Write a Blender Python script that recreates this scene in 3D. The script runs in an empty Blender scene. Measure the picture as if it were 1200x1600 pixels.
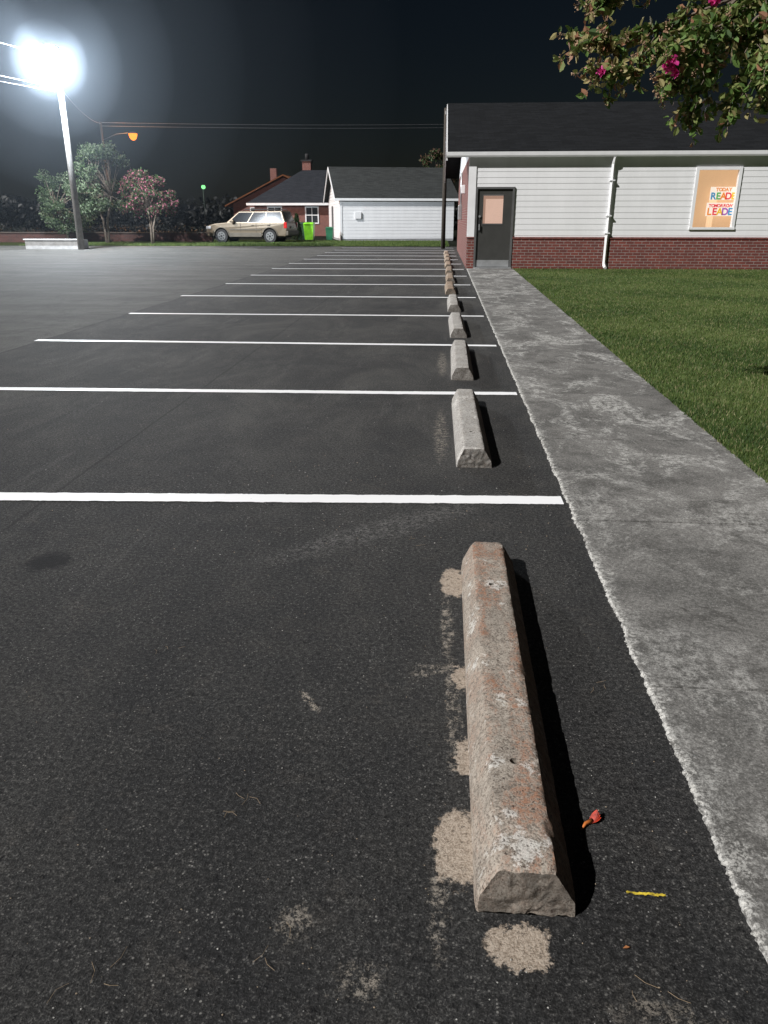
import bpy, bmesh, math, random
import numpy as np
from mathutils import Vector, Matrix, noise as mn
random.seed(7); rng=np.random.default_rng(7)
scene=bpy.context.scene
R=math.radians

# ---------------------------------------------------------------- helpers
def link(o,parent=None):
    scene.collection.objects.link(o)
    if parent is not None: o.parent=parent
    return o
def empty(name,loc=(0,0,0),rz=0):
    e=bpy.data.objects.new(name,None); e.location=loc; e.rotation_euler=(0,0,rz); e.empty_display_size=.2
    return link(e)
def mesh_obj(name,verts,faces,mats=None,parent=None,midx=None,smooth=False,loc=(0,0,0),rz=0):
    me=bpy.data.meshes.new(name); me.from_pydata([tuple(v) for v in verts],[],[tuple(f) for f in faces])
    if mats:
        for m in (mats if isinstance(mats,(list,tuple)) else [mats]): me.materials.append(m)
    if midx is not None: me.polygons.foreach_set('material_index',list(midx))
    if smooth: me.polygons.foreach_set('use_smooth',[True]*len(me.polygons))
    me.update(); o=bpy.data.objects.new(name,me); o.location=loc; o.rotation_euler=(0,0,rz)
    return link(o,parent)
def np_mesh(name,V,k,mats,midx,parent=None):
    n=len(V)//k; me=bpy.data.meshes.new(name)
    me.vertices.add(len(V)); me.vertices.foreach_set('co',V.astype(np.float32).ravel())
    me.loops.add(n*k); me.loops.foreach_set('vertex_index',np.arange(n*k,dtype=np.int32))
    me.polygons.add(n); me.polygons.foreach_set('loop_start',np.arange(0,n*k,k,dtype=np.int32))
    for m in mats: me.materials.append(m)
    me.polygons.foreach_set('material_index',midx.astype(np.int32))
    me.update(calc_edges=True); me.validate()
    return link(bpy.data.objects.new(name,me),parent)
def box(name,x0,x1,y0,y1,z0,z1,mat,parent=None,bevel=0,rz=0,loc=(0,0,0)):
    v=[(x,y,z) for z in (z0,z1) for y in (y0,y1) for x in (x0,x1)]
    f=[(0,2,3,1),(4,5,7,6),(0,1,5,4),(2,6,7,3),(0,4,6,2),(1,3,7,5)]
    o=mesh_obj(name,v,f,mat,parent,loc=loc,rz=rz)
    if bevel:
        b=o.modifiers.new('b','BEVEL'); b.width=bevel; b.segments=2
    return o
def tube(pts,radii,sides=8,V=None,F=None,caps=True):
    V=[] if V is None else V; F=[] if F is None else F
    pts=[Vector(p) for p in pts]; rings=[]
    for i,p in enumerate(pts):
        d=(pts[min(i+1,len(pts)-1)]-pts[max(i-1,0)]).normalized()
        a=Vector((0,0,1)) if abs(d.z)<.9 else Vector((1,0,0))
        s=d.cross(a).normalized(); t=d.cross(s).normalized()
        b=len(V)
        for k in range(sides):
            an=2*math.pi*k/sides
            V.append(p+(s*math.cos(an)+t*math.sin(an))*radii[i])
        rings.append(b)
    for a,b in zip(rings,rings[1:]):
        for k in range(sides):
            k2=(k+1)%sides; F.append((a+k,a+k2,b+k2,b+k))
    if caps:
        F.append(tuple(rings[0]+k for k in range(sides))[::-1]); F.append(tuple(rings[-1]+k for k in range(sides)))
    return V,F
def tube_obj(name,pts,radii,mat,parent=None,sides=8):
    V,F=tube(pts,radii,sides); return mesh_obj(name,V,F,mat,parent,smooth=True)
def cyl(name,c,r,h,axis,mat,parent=None,sides=24,r2=None):
    c=Vector(c); ax=Vector(axis).normalized()
    V,F=tube([c-ax*h/2,c+ax*h/2],[r,r2 if r2 else r],sides)
    return mesh_obj(name,V,F,mat,parent)

# ---------------------------------------------------------------- node helpers
class NT:
    def __init__(s,name):
        s.m=bpy.data.materials.new(name); s.m.use_nodes=True; s.t=s.m.node_tree; s.t.nodes.clear()
        s.out=s.t.nodes.new('ShaderNodeOutputMaterial')
    def n(s,typ,ins={},**props):
        nd=s.t.nodes.new(typ)
        for k,v in props.items(): setattr(nd,k,v)
        for k,v in ins.items():
            sock=nd.inputs[k]
            if isinstance(v,bpy.types.NodeSocket): s.t.links.new(v,sock)
            else: sock.default_value=v
        return nd
    def m2(s,op,a,b=0.0,c=0.0,clamp=False):
        return s.n('ShaderNodeMath',{0:a,1:b,2:c},operation=op,use_clamp=clamp).outputs[0]
    def pos(s):
        return s.n('ShaderNodeNewGeometry').outputs['Position']
    def xyz(s,v):
        o=s.n('ShaderNodeSeparateXYZ',{0:v}).outputs; return o[0],o[1],o[2]
    def scaled(s,v,sc):
        return s.n('ShaderNodeVectorMath',{0:v,1:sc},operation='MULTIPLY').outputs[0]
    def noise(s,v,scale,detail=4,rough=.55,dist=0):
        return s.n('ShaderNodeTexNoise',{'Vector':v,'Scale':scale,'Detail':detail,'Roughness':rough,'Distortion':dist}).outputs['Fac']
    def mr(s,v,a,b,c=0.0,d=1.0,smooth=True):
        return s.n('ShaderNodeMapRange',{0:v,1:a,2:b,3:c,4:d},interpolation_type='SMOOTHSTEP' if smooth else 'LINEAR').outputs[0]
    def mix(s,f,a,b,bt='MIX'):
        nd=s.n('ShaderNodeMix',data_type='RGBA',blend_type=bt)
        for i,v in ((0,f),(6,a),(7,b)):
            if isinstance(v,bpy.types.NodeSocket): s.t.links.new(v,nd.inputs[i])
            else:
                if i!=0 and len(v)==3: v=(*v,1)
                nd.inputs[i].default_value=v
        return nd.outputs[2]
    def bsdf(s,col,rough=.8,metal=0,bump=None,bs=.5,bd=.01,spec=None,emit=None,es=0):
        ins={'Roughness':rough,'Metallic':metal}
        ins['Base Color']=col if isinstance(col,bpy.types.NodeSocket) else ((*col,1) if len(col)==3 else col)
        if spec is not None: ins['Specular IOR Level']=spec
        if emit: ins['Emission Color']=(*emit,1); ins['Emission Strength']=es
        if bump is not None:
            ins['Normal']=s.n('ShaderNodeBump',{'Height':bump,'Strength':bs,'Distance':bd}).outputs[0]
        b=s.n('ShaderNodeBsdfPrincipled',ins)
        s.t.links.new(b.outputs[0],s.out.inputs[0]); return s.m
def simple(name,col,rough=.7,metal=0,var=.15,scale=4,bump=0,spec=None,emit=None,es=0):
    t=NT(name); p=t.pos(); n=t.noise(p,scale,5,.6)
    c=t.mix(t.mr(n,.3,.7),tuple(c*(1-var) for c in col),tuple(min(1,c*(1+var)) for c in col))
    return t.bsdf(c,rough,metal,bump=(t.noise(p,scale*12,4) if bump else None),bs=bump,spec=spec,emit=emit,es=es)
def emis(name,col,st):
    t=NT(name); e=t.n('ShaderNodeEmission',{'Color':(*col,1),'Strength':st}); t.t.links.new(e.outputs[0],t.out.inputs[0]); return t.m

# ---------------------------------------------------------------- materials
def asphalt():
    t=NT('asphalt'); p=t.pos(); X,Y,Z=t.xyz(p)
    big=t.noise(p,.45,6,.6,.3); mid=t.noise(p,5,6,.65); fine=t.noise(p,200,2,.8); g2=t.noise(p,70,5,.8); wob=t.noise(p,14,6,.75)
    wide=t.noise(t.scaled(p,(.25,1,1)),1.3,5,.6)
    col=t.mix(t.mr(big,.3,.7),(.033,.033,.035),(.054,.0535,.053))
    col=t.mix(t.mr(mid,.35,.75,0,.6),col,(.072,.069,.065))
    # near end of the lot darkened, light falloff painted into the colour
    near_dim=t.mr(t.m2('ADD',Y,t.m2('MULTIPLY',t.noise(p,.9,5,.6),1.6)),1.6,4.6,.55,0)
    col=t.mix(near_dim,col,(.010,.010,.011))
    edge=t.m2('ADD',X,t.m2('MULTIPLY',t.noise(p,1.2,4),.12))
    old=t.mr(edge,-4.68,-4.62,1,0)
    oldc=t.mix(t.mr(wide,.3,.7),(.085,.083,.077),(.15,.146,.136))
    oldc=t.mix(t.mr(t.noise(p,1.6,8,.75,1.2),.46,.66,0,.65),oldc,(.055,.053,.05))
    far_bright=t.mr(Y,2.8,6.5,.35,1.0)  # dust and scuffs grow with distance to paint brighter light into mid-lot
    dust=t.m2('MULTIPLY',t.mr(t.noise(t.scaled(p,(1.0,.5,1)),1.2,9,.78,.7),.40,.72,0,.8),far_bright)
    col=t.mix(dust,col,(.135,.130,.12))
    col=t.mix(old,col,oldc)
    tyre=t.noise(t.scaled(p,(11,.6,1)),1.0,5,.7,.35)
    tm=t.m2('MULTIPLY',t.mr(tyre,.54,.70),t.mr(t.noise(p,.8,4),.45,.62,0,.6))
    col=t.mix(t.m2('MULTIPLY',tm,far_bright),col,(.17,.165,.155))
    tyre2=t.noise(t.scaled(p,(.9,9,1)),1.0,5,.7,.5)
    col=t.mix(t.m2('MULTIPLY',t.m2('MULTIPLY',t.mr(tyre2,.6,.72),t.mr(t.noise(p,1.1,4),.5,.65,0,.5)),far_bright),col,(.18,.175,.165))
    # brown dusty mottling close by
    bm_=t.m2('MULTIPLY',t.mr(t.noise(p,3.4,8,.8,.5),.50,.68),t.mr(wob,.42,.6,0,.45))
    col=t.mix(bm_,col,(.13,.115,.10))
    # grain
    gg=t.m2('ADD',t.m2('MULTIPLY',fine,.45),t.m2('MULTIPLY',g2,.55))
    col=t.mix(t.mr(gg,.43,.55,.85,0),col,(.004,.004,.004))
    col=t.mix(t.mr(gg,.54,.62,0,.65),col,(.17,.165,.155))
    vor=t.n('ShaderNodeTexVoronoi',{'Vector':p,'Scale':150.0,'Randomness':1.0})
    vr=t.xyz(vor.outputs['Color'])[0]; vd=t.m2('ADD',vor.outputs['Distance'],t.m2('SUBTRACT',fine,.5))
    stones=t.m2('MULTIPLY',t.mr(vr,.93,.97),t.mr(vd,.2,.5,1,0))
    stones=t.m2('MULTIPLY',stones,t.mr(t.noise(p,3,3),.35,.6,.05,.8))
    col=t.mix(stones,col,(.27,.26,.245))
    pn=t.noise(p,42,4,.7); pits=t.mr(pn,.60,.67)
    col=t.mix(t.m2('MULTIPLY',pits,.85),col,(.004,.004,.005))
    # located marks (edges broken by displacing the coordinates)
    w1=t.n('ShaderNodeTexNoise',{'Vector':p,'Scale':24.0,'Detail':8.0,'Roughness':.78}).outputs['Color']
    wx,wy,wz=t.xyz(w1)
    brk=t.m2('MULTIPLY',t.mr(t.noise(p,30,6,.8,.4),.46,.56),t.mr(gg,.44,.52))
    def ell(cx,cy,rx,ry,ang=0,amp=.05,soft=.3,pw=3.0):
        dx=t.m2('ADD',t.m2('SUBTRACT',X,cx),t.m2('MULTIPLY',t.m2('SUBTRACT',wx,.5),amp)); dy=t.m2('ADD',t.m2('SUBTRACT',Y,cy),t.m2('MULTIPLY',t.m2('SUBTRACT',wy,.5),amp*1.4)); c,s=math.cos(ang),math.sin(ang)
        u=t.m2('DIVIDE',t.m2('ADD',t.m2('MULTIPLY',dx,c),t.m2('MULTIPLY',dy,s)),rx)
        v=t.m2('DIVIDE',t.m2('ADD',t.m2('MULTIPLY',dx,-s),t.m2('MULTIPLY',dy,c)),ry)
        u=t.m2('POWER',t.m2('ABSOLUTE',u),pw); v=t.m2('POWER',t.m2('ABSOLUTE',v),pw)
        return t.mr(t.m2('ADD',u,v),1-soft,1+soft,1,0)
    grain=t.mix(t.mr(gg,.42,.56),(.27,.215,.165),(.49,.41,.335))
    hole=t.mr(t.m2('ADD',t.m2('MULTIPLY',g2,.5),t.m2('MULTIPLY',wob,.5)),.40,.45,.35,1)
    for a,f in [((.080,2.80,.045,.12,0,.10),.97),((.10,2.12,.028,.06,0,.12),.9),((.10,1.73,.026,.075,0,.12),.9),((.080,1.41,.058,.115,0,.12),.97),((.19,1.150,.064,.048,0,.10),.97)]:
        col=t.mix(t.m2('MULTIPLY',t.m2('MULTIPLY',ell(*a),hole),f),col,grain)
    for a,f in [((.055,2.47,.02,.22,0,.10,.7,2.0),.8),((.07,1.95,.02,.28,0,.10,.7,2.0),.6),((.03,1.25,.02,.14,0,.10,.7,2.0),.6),((-.27,1.18,.03,.05,.3,.12,.8,2.0),.55),((-.12,1.05,.05,.035,.3,.13,.8,2.0),.6),((.0,2.15,.06,.03,.3,.12,.8,2.0),.7),
              ((-.36,1.95,.012,.06,.6,.06,.5,2.0),.9),((.03,5.1,.04,.6,0,.16,.9,2.0),.6),((.04,7.8,.04,.6,0,.16,.9,2.0),.6),((.45,1.02,.09,.03,0,.15,.9,2.0),.4)]:
        col=t.mix(t.m2('MULTIPLY',t.m2('MULTIPLY',ell(*a),brk),f),col,(.42,.37,.31))
    col=t.mix(t.m2('MULTIPLY',t.m2('MULTIPLY',ell(-.2,3.38,.6,.10,.70,.22,.95,2.0),brk),.45),col,(.26,.25,.24))
    col=t.mix(t.m2('MULTIPLY',ell(-1.636,2.88,.09,.09,0,.14,.6,2.0),.85),col,(.006,.006,.007))
    vor3=t.n('ShaderNodeTexVoronoi',{'Vector':p,'Scale':7.0}); v3=t.xyz(vor3.outputs['Color'])[2]
    fl=t.m2('MULTIPLY',t.mr(v3,.80,.82),t.mr(t.m2('ADD',vor3.outputs['Distance'],t.m2('MULTIPLY',wob,.6)),.26,.29,1,0))
    col=t.mix(t.m2('MULTIPLY',fl,.7),col,(.42,.40,.37))
    for sx,w in ((-2.0,.012),(-4.66,.03)):
        d=t.m2('ABSOLUTE',t.m2('SUBTRACT',edge if sx<-4 else t.m2('ADD',X,t.m2('MULTIPLY',t.noise(p,2.5,4),.03)),sx))
        col=t.mix(t.mr(d,w*.5,w,.55,0),col,(.012,.012,.012))
    h=t.m2('ADD',gg,t.m2('MULTIPLY',pits,-.35))
    return t.bsdf(col,.82,bump=h,bs=1.0,bd=.007,spec=.3)
def concrete_walk():
    t=NT('sidewalk_concrete'); p=t.pos(); X,Y,Z=t.xyz(p)
    big=t.noise(p,.9,7,.7,.6); mid=t.noise(p,7,7,.75); fine=t.noise(p,190,3,.7); g2=t.noise(p,75,4,.75)
    col=t.mix(t.mr(big,.36,.64),(.115,.112,.106),(.225,.217,.205))
    col=t.mix(t.mr(mid,.38,.66,0,.55),col,(.28,.27,.255))
    col=t.mix(t.mr(t.noise(p,2.2,8,.78,.8),.47,.64,0,.7),col,(.068,.065,.06))
    salt=t.m2('MULTIPLY',t.mr(t.noise(t.scaled(p,(1.2,.7,1)),1.9,8,.8,.8),.47,.60),t.mr(t.noise(p,26,7,.82),.43,.54))
    band=t.mr(Y,3.0,5.5,.5,1.0)
    col=t.mix(t.m2('MULTIPLY',t.m2('MULTIPLY',salt,band),.9),col,(.60,.59,.56))
    st=t.mr(t.noise(p,1.3,6,.7,.5),.64,.70); col=t.mix(t.m2('MULTIPLY',st,.7),col,(.04,.037,.033))
    d=t.m2('SUBTRACT',X,t.m2('MULTIPLY',Y,.0035))
    e=t.m2('ADD',d,t.m2('MULTIPLY',t.m2('SUBTRACT',t.noise(p,30,6,.8),.5),-.20))
    col=t.mix(t.m2('MULTIPLY',t.mr(e,.665,.69,.9,0),t.mr(g2,.35,.5,.4,1)),col,(.60,.59,.56))
    e2=t.m2('ADD',d,t.m2('MULTIPLY',t.m2('SUBTRACT',t.noise(p,9,7,.8),.5),-.9))
    col=t.mix(t.m2('MULTIPLY',t.mr(e2,.60,.70,.7,0),t.mr(g2,.42,.55,0,1)),col,(.52,.51,.48))
    gg=t.m2('ADD',t.m2('MULTIPLY',fine,.5),t.m2('MULTIPLY',g2,.5))
    col=t.mix(t.mr(gg,.42,.55,.6,0),col,(.04,.038,.035))
    col=t.mix(t.mr(gg,.55,.63,0,.5),col,(.46,.45,.43))
    return t.bsdf(col,.85,bump=t.m2('ADD',gg,t.m2('MULTIPLY',mid,.8)),bs=.7,bd=.005,spec=.3)
def stop_mat(name,base,rust,amt,dirt=.3):
    t=NT(name); p=t.pos(); fine=t.noise(p,190,3,.7); mid=t.noise(p,16,7,.76,.3); g2=t.noise(p,70,5,.8)
    col=t.mix(t.mr(t.noise(p,4,6,.7),.3,.7),tuple(c*.72 for c in base),base)
    col=t.mix(t.mr(mid,.42,.62,0,dirt),col,tuple(c*.42 for c in base))
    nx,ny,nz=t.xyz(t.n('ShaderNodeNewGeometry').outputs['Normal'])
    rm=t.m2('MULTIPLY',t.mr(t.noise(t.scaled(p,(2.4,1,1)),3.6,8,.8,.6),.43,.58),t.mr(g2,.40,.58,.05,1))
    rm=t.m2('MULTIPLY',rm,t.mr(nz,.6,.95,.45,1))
    col=t.mix(t.m2('MULTIPLY',rm,amt),col,rust)
    wm=t.mr(t.m2('ADD',t.m2('MULTIPLY',t.noise(p,8,5,.6),.7),t.m2('MULTIPLY',g2,.3)),.565,.59); col=t.mix(t.m2('MULTIPLY',wm,.7),col,(.70,.68,.64))
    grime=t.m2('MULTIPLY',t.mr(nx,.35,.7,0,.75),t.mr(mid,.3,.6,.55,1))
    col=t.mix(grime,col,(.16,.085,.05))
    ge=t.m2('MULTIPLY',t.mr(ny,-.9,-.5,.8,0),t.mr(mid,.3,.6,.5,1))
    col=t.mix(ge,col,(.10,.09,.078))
    gg=t.m2('ADD',t.m2('MULTIPLY',fine,.5),t.m2('MULTIPLY',g2,.5))
    col=t.mix(t.mr(gg,.41,.53,.68,0),col,(.07,.050,.037))
    sp=t.mr(t.noise(p,110,2,.5),.65,.69); col=t.mix(t.m2('MULTIPLY',sp,.8),col,(.05,.033,.027))
    return t.bsdf(col,.92,bump=t.m2('ADD',gg,t.m2('MULTIPLY',mid,.7)),bs=1.0,bd=.005,spec=.2)
def brick(name,flip=False,c1=(.20,.045,.032),c2=(.12,.03,.025),mort=(.28,.25,.23)):
    t=NT(name); X,Y,Z=t.xyz(t.pos()); v=t.n('ShaderNodeCombineXYZ',{0:Y if flip else X,1:Z,2:0.0}).outputs[0]
    b=t.n('ShaderNodeTexBrick',{'Vector':v,'Color1':(*c1,1),'Color2':(*c2,1),'Mortar':(*mort,1),'Scale':1.0,'Mortar Size':.008,'Mortar Smooth':.2,'Bias':0.0,'Brick Width':.215,'Row Height':.075})
    col=t.mix(t.mr(t.noise(t.pos(),9,4),.35,.7,0,.5),b.outputs[0],(.10,.035,.03))
    return t.bsdf(col,.9,bump=b.outputs['Fac'],bs=-.6,bd=.01)
def shingle(name,c):
    t=NT(name); p=t.pos(); X,Y,Z=t.xyz(p)
    v=t.n('ShaderNodeCombineXYZ',{0:X,1:Z,2:0.0}).outputs[0]
    b=t.n('ShaderNodeTexBrick',{'Vector':v,'Color1':(*[q*1.3 for q in c],1),'Color2':(*[q*.7 for q in c],1),'Mortar':(*[q*.4 for q in c],1),'Scale':1.0,'Mortar Size':.006,'Brick Width':.33,'Row Height':.045})
    col=t.mix(t.mr(t.noise(p,1.2,6,.7),.3,.7,0,.5),b.outputs[0],tuple(q*.9 for q in c))
    return t.bsdf(col,.95,bump=t.noise(p,60,3),bs=.4,spec=.1)
def leafm(name,c,tr=.25):
    t=NT(name); p=t.pos(); n=t.noise(p,30,2)
    col=t.mix(n,tuple(q*.65 for q in c),tuple(q*1.35 for q in c))
    b=t.n('ShaderNodeBsdfPrincipled',{'Base Color':col,'Roughness':.55,'Specular IOR Level':.3})
    tl=t.n('ShaderNodeBsdfTranslucent',{'Color':col}); m=t.n('ShaderNodeMixShader',{0:tr,1:b.outputs[0],2:tl.outputs[0]})
    t.t.links.new(m.outputs[0],t.out.inputs[0]); return t.m
def lawn_mat(name,a,b,sc=1.0):
    t=NT(name); p=t.pos(); col=t.mix(t.mr(t.noise(p,.8*sc,5,.6),.3,.7),a,b)
    col=t.mix(t.mr(t.noise(p,45,4,.7),.35,.65,.6,0),col,tuple(q*.3 for q in a))
    return t.bsdf(col,.9,bump=t.noise(p,60,3),bs=.8,bd=.02,spec=.1)
def paint_mat():
    t=NT('white_line_paint'); p=t.pos(); n=t.noise(p,25,6,.75)
    col=t.mix(t.mr(n,.62,.78,0,.2),(.94,.94,.95),(.55,.55,.55))
    return t.bsdf(col,.5,bump=t.noise(p,150,3),bs=.25,bd=.003)
def siding_mat():
    t=NT('white_siding'); p=t.pos(); X,Y,Z=t.xyz(p)
    st=t.noise(t.scaled(p,(3,3,.5)),1.0,6,.7)
    col=t.mix(t.mr(st,.35,.7),(.765,.765,.775),(.81,.81,.82))
    col=t.mix(t.mr(t.noise(p,1.1,5,.7),.45,.7,0,.25),col,(.66,.66,.66))
    return t.bsdf(col,.55,bump=t.noise(p,40,2),bs=.05)

M=dict(
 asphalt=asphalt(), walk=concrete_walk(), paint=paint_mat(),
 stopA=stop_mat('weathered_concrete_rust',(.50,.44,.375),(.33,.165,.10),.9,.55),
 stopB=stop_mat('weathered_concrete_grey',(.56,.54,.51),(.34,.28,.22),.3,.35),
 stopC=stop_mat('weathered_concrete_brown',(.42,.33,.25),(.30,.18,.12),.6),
 white=siding_mat(), trim=simple('white_trim',(.80,.80,.81),.5,var=.04),
 brickX=brick('red_brick'), brickY=brick('red_brick_side',True), brickH=brick('house_brick',False,(.24,.075,.05),(.17,.05,.04)),
 roof=shingle('dark_shingle',(.016,.017,.019)), roof2=shingle('grey_shingle',(.045,.048,.048)), roof3=shingle('slate_shingle',(.03,.033,.04)),
 roofO=shingle('brown_shingle',(.18,.07,.03)),
 door=simple('dark_grey_door',(.045,.045,.042),.5,var=.1), dframe=simple('grey_frame',(.10,.10,.10),.5),
 metal=simple('galvanised_metal',(.45,.46,.47),.45,.7), dark=simple('dark_rubber',(.015,.015,.016),.8),
 wood=simple('pole_wood',(.22,.21,.20),.85,scale=6,bump=.4), woodd=simple('dark_pole_wood',(.045,.036,.028),.9,scale=6,bump=.4), bark=simple('bark',(.20,.155,.12),.9,scale=9,bump=.6),
 wire=simple('cable',(.30,.31,.33),.6), wired=simple('cable_dark',(.09,.09,.095),.7), blind=simple('lit_blind',(.45,.33,.22),.8,var=.08,scale=2,emit=(1.0,.62,.34),es=.60),
 blind2=simple('lit_blind_door',(.4,.3,.25),.8,var=.05,emit=(.80,.48,.36),es=.45),
 black=simple('plastic_black',(.02,.02,.022),.5),
)
# ---------------------------------------------------------------- ground
mesh_obj('ground',[(-300,-60,-.03),(300,-60,-.03),(300,500,-.03),(-300,500,-.03)],[(0,1,2,3)],lawn_mat('dark_ground',(.008,.010,.006),(.013,.016,.009),.2))
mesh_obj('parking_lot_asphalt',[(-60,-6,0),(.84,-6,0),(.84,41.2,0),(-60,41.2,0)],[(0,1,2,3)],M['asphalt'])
def Lx(y): return .668+.0035*y
def Rx(y): return 1.78+.0122*y
V=[];F=[]
js=[-2.2,-.75,.65,2.09,3.50,4.97,6.4,7.85,9.3,10.75,12.2,13.65,15.1,16.55,18.0,19.45,20.9,23.16]
for a,b in zip(js,js[1:]):
    a+=.007;b-=.007; n=max(2,int((b-a)/.007)) if a<7 else 60
    base=len(V); th=random.uniform(.010,.014)
    for i in range(n+1):
        y=a+(b-a)*i/n
        j=mn.noise(Vector((y*5,0,3)))*.014+mn.noise(Vector((y*38,0,1)))*.011+mn.noise(Vector((y*110,0,6)))*.008
        k2=abs(mn.noise(Vector((y*60,3,1))))*.02
        x=Lx(y)+j; r=Rx(y)+mn.noise(Vector((y*7,9,1)))*.012
        V+= [(x-.004,y,-.028),(x,y,th-.007),(x+.004+k2,y,th),(r-.01,y,th),(r,y,th-.006),(r,y,-.028)]
    for i in range(n):
        for k in range(5):
            q=base+i*6+k; F.append((q,q+1,q+7,q+6))
    e=base; F.append((e,e+1,e+2,e+3,e+4,e+5)[::-1]); e=base+n*6; F.append((e,e+1,e+2,e+3,e+4,e+5))
mesh_obj('sidewalk',V,[f[::-1] for f in F],M['walk'])
# painted lines: (y at the sidewalk end, slope)
lineY=[(3.80,.050),(6.38,.023),(8.96,-.008),(11.78,.002),(14.62,.0),(17.45,0),(20.15,0),(22.85,0),(25.5,0),(28.2,0),(30.9,0),(33.6,0),(36.3,0),(39.0,0)]
V=[];F=[]
for i,(y,sl_) in enumerate(lineY):
    x0=-4.78+random.uniform(-.06,.06); x1=.66 if i<9 else .60; n=420 if i<3 else 80
    b=len(V); wd=.056 if i else .060
    if i>3: wd=.066
    for k in range(n+1):
        x=x0+(x1-x0)*k/n; ja=mn.noise(Vector((x*14,i*7.,0)))*.006+mn.noise(Vector((x*70,i*7.,0)))*.004; jb=mn.noise(Vector((x*14,i*7.,9)))*.006+mn.noise(Vector((x*70,i*7.,9)))*.004; dr=mn.noise(Vector((x*.8,i,4)))*.012
        yy=y+dr-sl_*(.66-x)
        V+=[(x,yy-wd+ja,.004),(x,yy+wd+jb,.004)]
    for k in range(n): q=b+k*2; F.append((q,q+2,q+3,q+1))
mesh_obj('parking_lines',V,F,M['paint'])
V=[];F=[]
for k in range(25):
    x=.436+.083*k/24; z=.004; y=1.297+mn.noise(Vector((k*.25,0,0)))*.003-.0001*k; w=.0018+.003*random.random()
    V+=[(x,y-w,z),(x,y+w,z)]
for k in range(24): F.append((2*k,2*k+2,2*k+3,2*k+1))
mesh_obj('yellow_paint_mark',V,F,simple('yellow_paint',(.55,.41,.04),.7,scale=80,var=.6))

# ---------------------------------------------------------------- wheel stops
def wheel_stop(x0,y0,y1,mat,near=False,w=.205,rz=0,h=.12):
    st=.007 if near else .03; tl,tr_=.040,.050
    prof0=[(0,0),(.004,.040),(tl,h),(w-tr_,h),(w-.004,.040),(w,0)]
    prof=[]
    for a,b in zip(prof0,prof0[1:]):
        L=math.hypot(b[0]-a[0],b[1]-a[1]); n=max(1,round(L/st))
        for k in range(n): prof.append((a[0]+(b[0]-a[0])*k/n,a[1]+(b[1]-a[1])*k/n))
    prof.append(prof0[-1]); m=len(prof); Ly=y1-y0; ny=int(Ly/st); V=[]
    F=[]; cx=w/2; rings=[]
    def ring(y,sx,sz,disp=1.0,yn=0):
        b=len(V)
        for (px,pz) in prof:
            x=cx+(px-cx)*sx; z=pz*sz
            q=Vector((x0+x,y0+y,z)); nn=mn.noise(q*35)*.0013+mn.noise(q*110)*.0012
            e=min(abs(px-tl),abs(px-w+tr_))
            if e<.012 and pz>.09:
                ch=max(0,mn.noise(q*30+Vector((5,5,5)))-.1)*.009*(1-e/.012)+.0025*(1-e/.012); z-=ch*disp; x+=ch*.4*disp*(1 if px<cx else -1)
            d=Vector((x-cx,0,z-.04)).normalized()
            if pz>0.001: x+=d.x*nn*disp; z+=d.z*nn*disp
            V.append((x-cx,y-Ly/2+(mn.noise(q*45+Vector((0,7,0)))*.006+mn.noise(q*120)*.0035)*yn,z))
        rings.append(b)
    S=[.02+.9*k/13 for k in range(14)] if near else (.02,.5)
    for s in S: ring(.004,s,s,0,1.0)
    ring(.004,.96,.94,.6,.8); ring(.012,.975,.965,1,.4); ring(.024,.99,.99); ring(.036,1,1)
    for i in range(1,ny): ring(.036+(Ly-.08)*i/ny,1,1)
    ring(Ly-.04,1,1); ring(Ly-.02,.93,.97,1,.4); ring(Ly-.002,.82,.90,1,.6)
    for s in (.6,.02): ring(Ly-.002,s,s*.9,0,1)
    for a,b in zip(rings,rings[1:]):
        for k in range(m-1): F.append((a+k,a+k+1,b+k+1,b+k))
        F.append((a+m-1,a,b,b+m-1))
    o=mesh_obj('concrete_wheel_stop',V,F,mat,smooth=True,loc=(x0+cx,(y0+y1)/2,0),rz=rz)
    bm=bmesh.new(); bm.from_mesh(o.data); bmesh.ops.recalc_face_normals(bm,faces=bm.faces); bm.to_mesh(o.data); bm.free()
    o.data.set_sharp_from_angle(angle=R(45))
    return o
def drill(o,pts,r=.0115):
    V=[];F=[]
    for (x,y) in pts:
        tube([(x,y,.03),(x,y,.2)],[r,r],14,V,F)
    c=mesh_obj('cut',V,F,M['dark'])
    md=o.modifiers.new('x','BOOLEAN'); md.object=c; md.operation='DIFFERENCE'; md.solver='EXACT'
    bpy.context.view_layer.update(); dg=bpy.context.evaluated_depsgraph_get()
    me=bpy.data.meshes.new_from_object(o.evaluated_get(dg)); o.modifiers.clear()
    if len(me.polygons)>1000: o.data=me
    bpy.data.objects.remove(c)
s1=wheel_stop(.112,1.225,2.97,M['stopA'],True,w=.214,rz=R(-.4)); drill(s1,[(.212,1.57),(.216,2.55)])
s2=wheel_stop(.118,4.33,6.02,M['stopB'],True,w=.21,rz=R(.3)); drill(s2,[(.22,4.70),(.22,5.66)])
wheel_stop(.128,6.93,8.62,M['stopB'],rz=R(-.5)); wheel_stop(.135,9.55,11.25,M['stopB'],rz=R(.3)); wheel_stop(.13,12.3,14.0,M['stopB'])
for i,y in enumerate([15.2,17.9,20.6,23.3,26.0,28.7,31.4]): wheel_stop(.12+random.uniform(-.02,.02),y,y+1.7,M['stopC'],rz=R(random.uniform(-1,1)))

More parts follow.
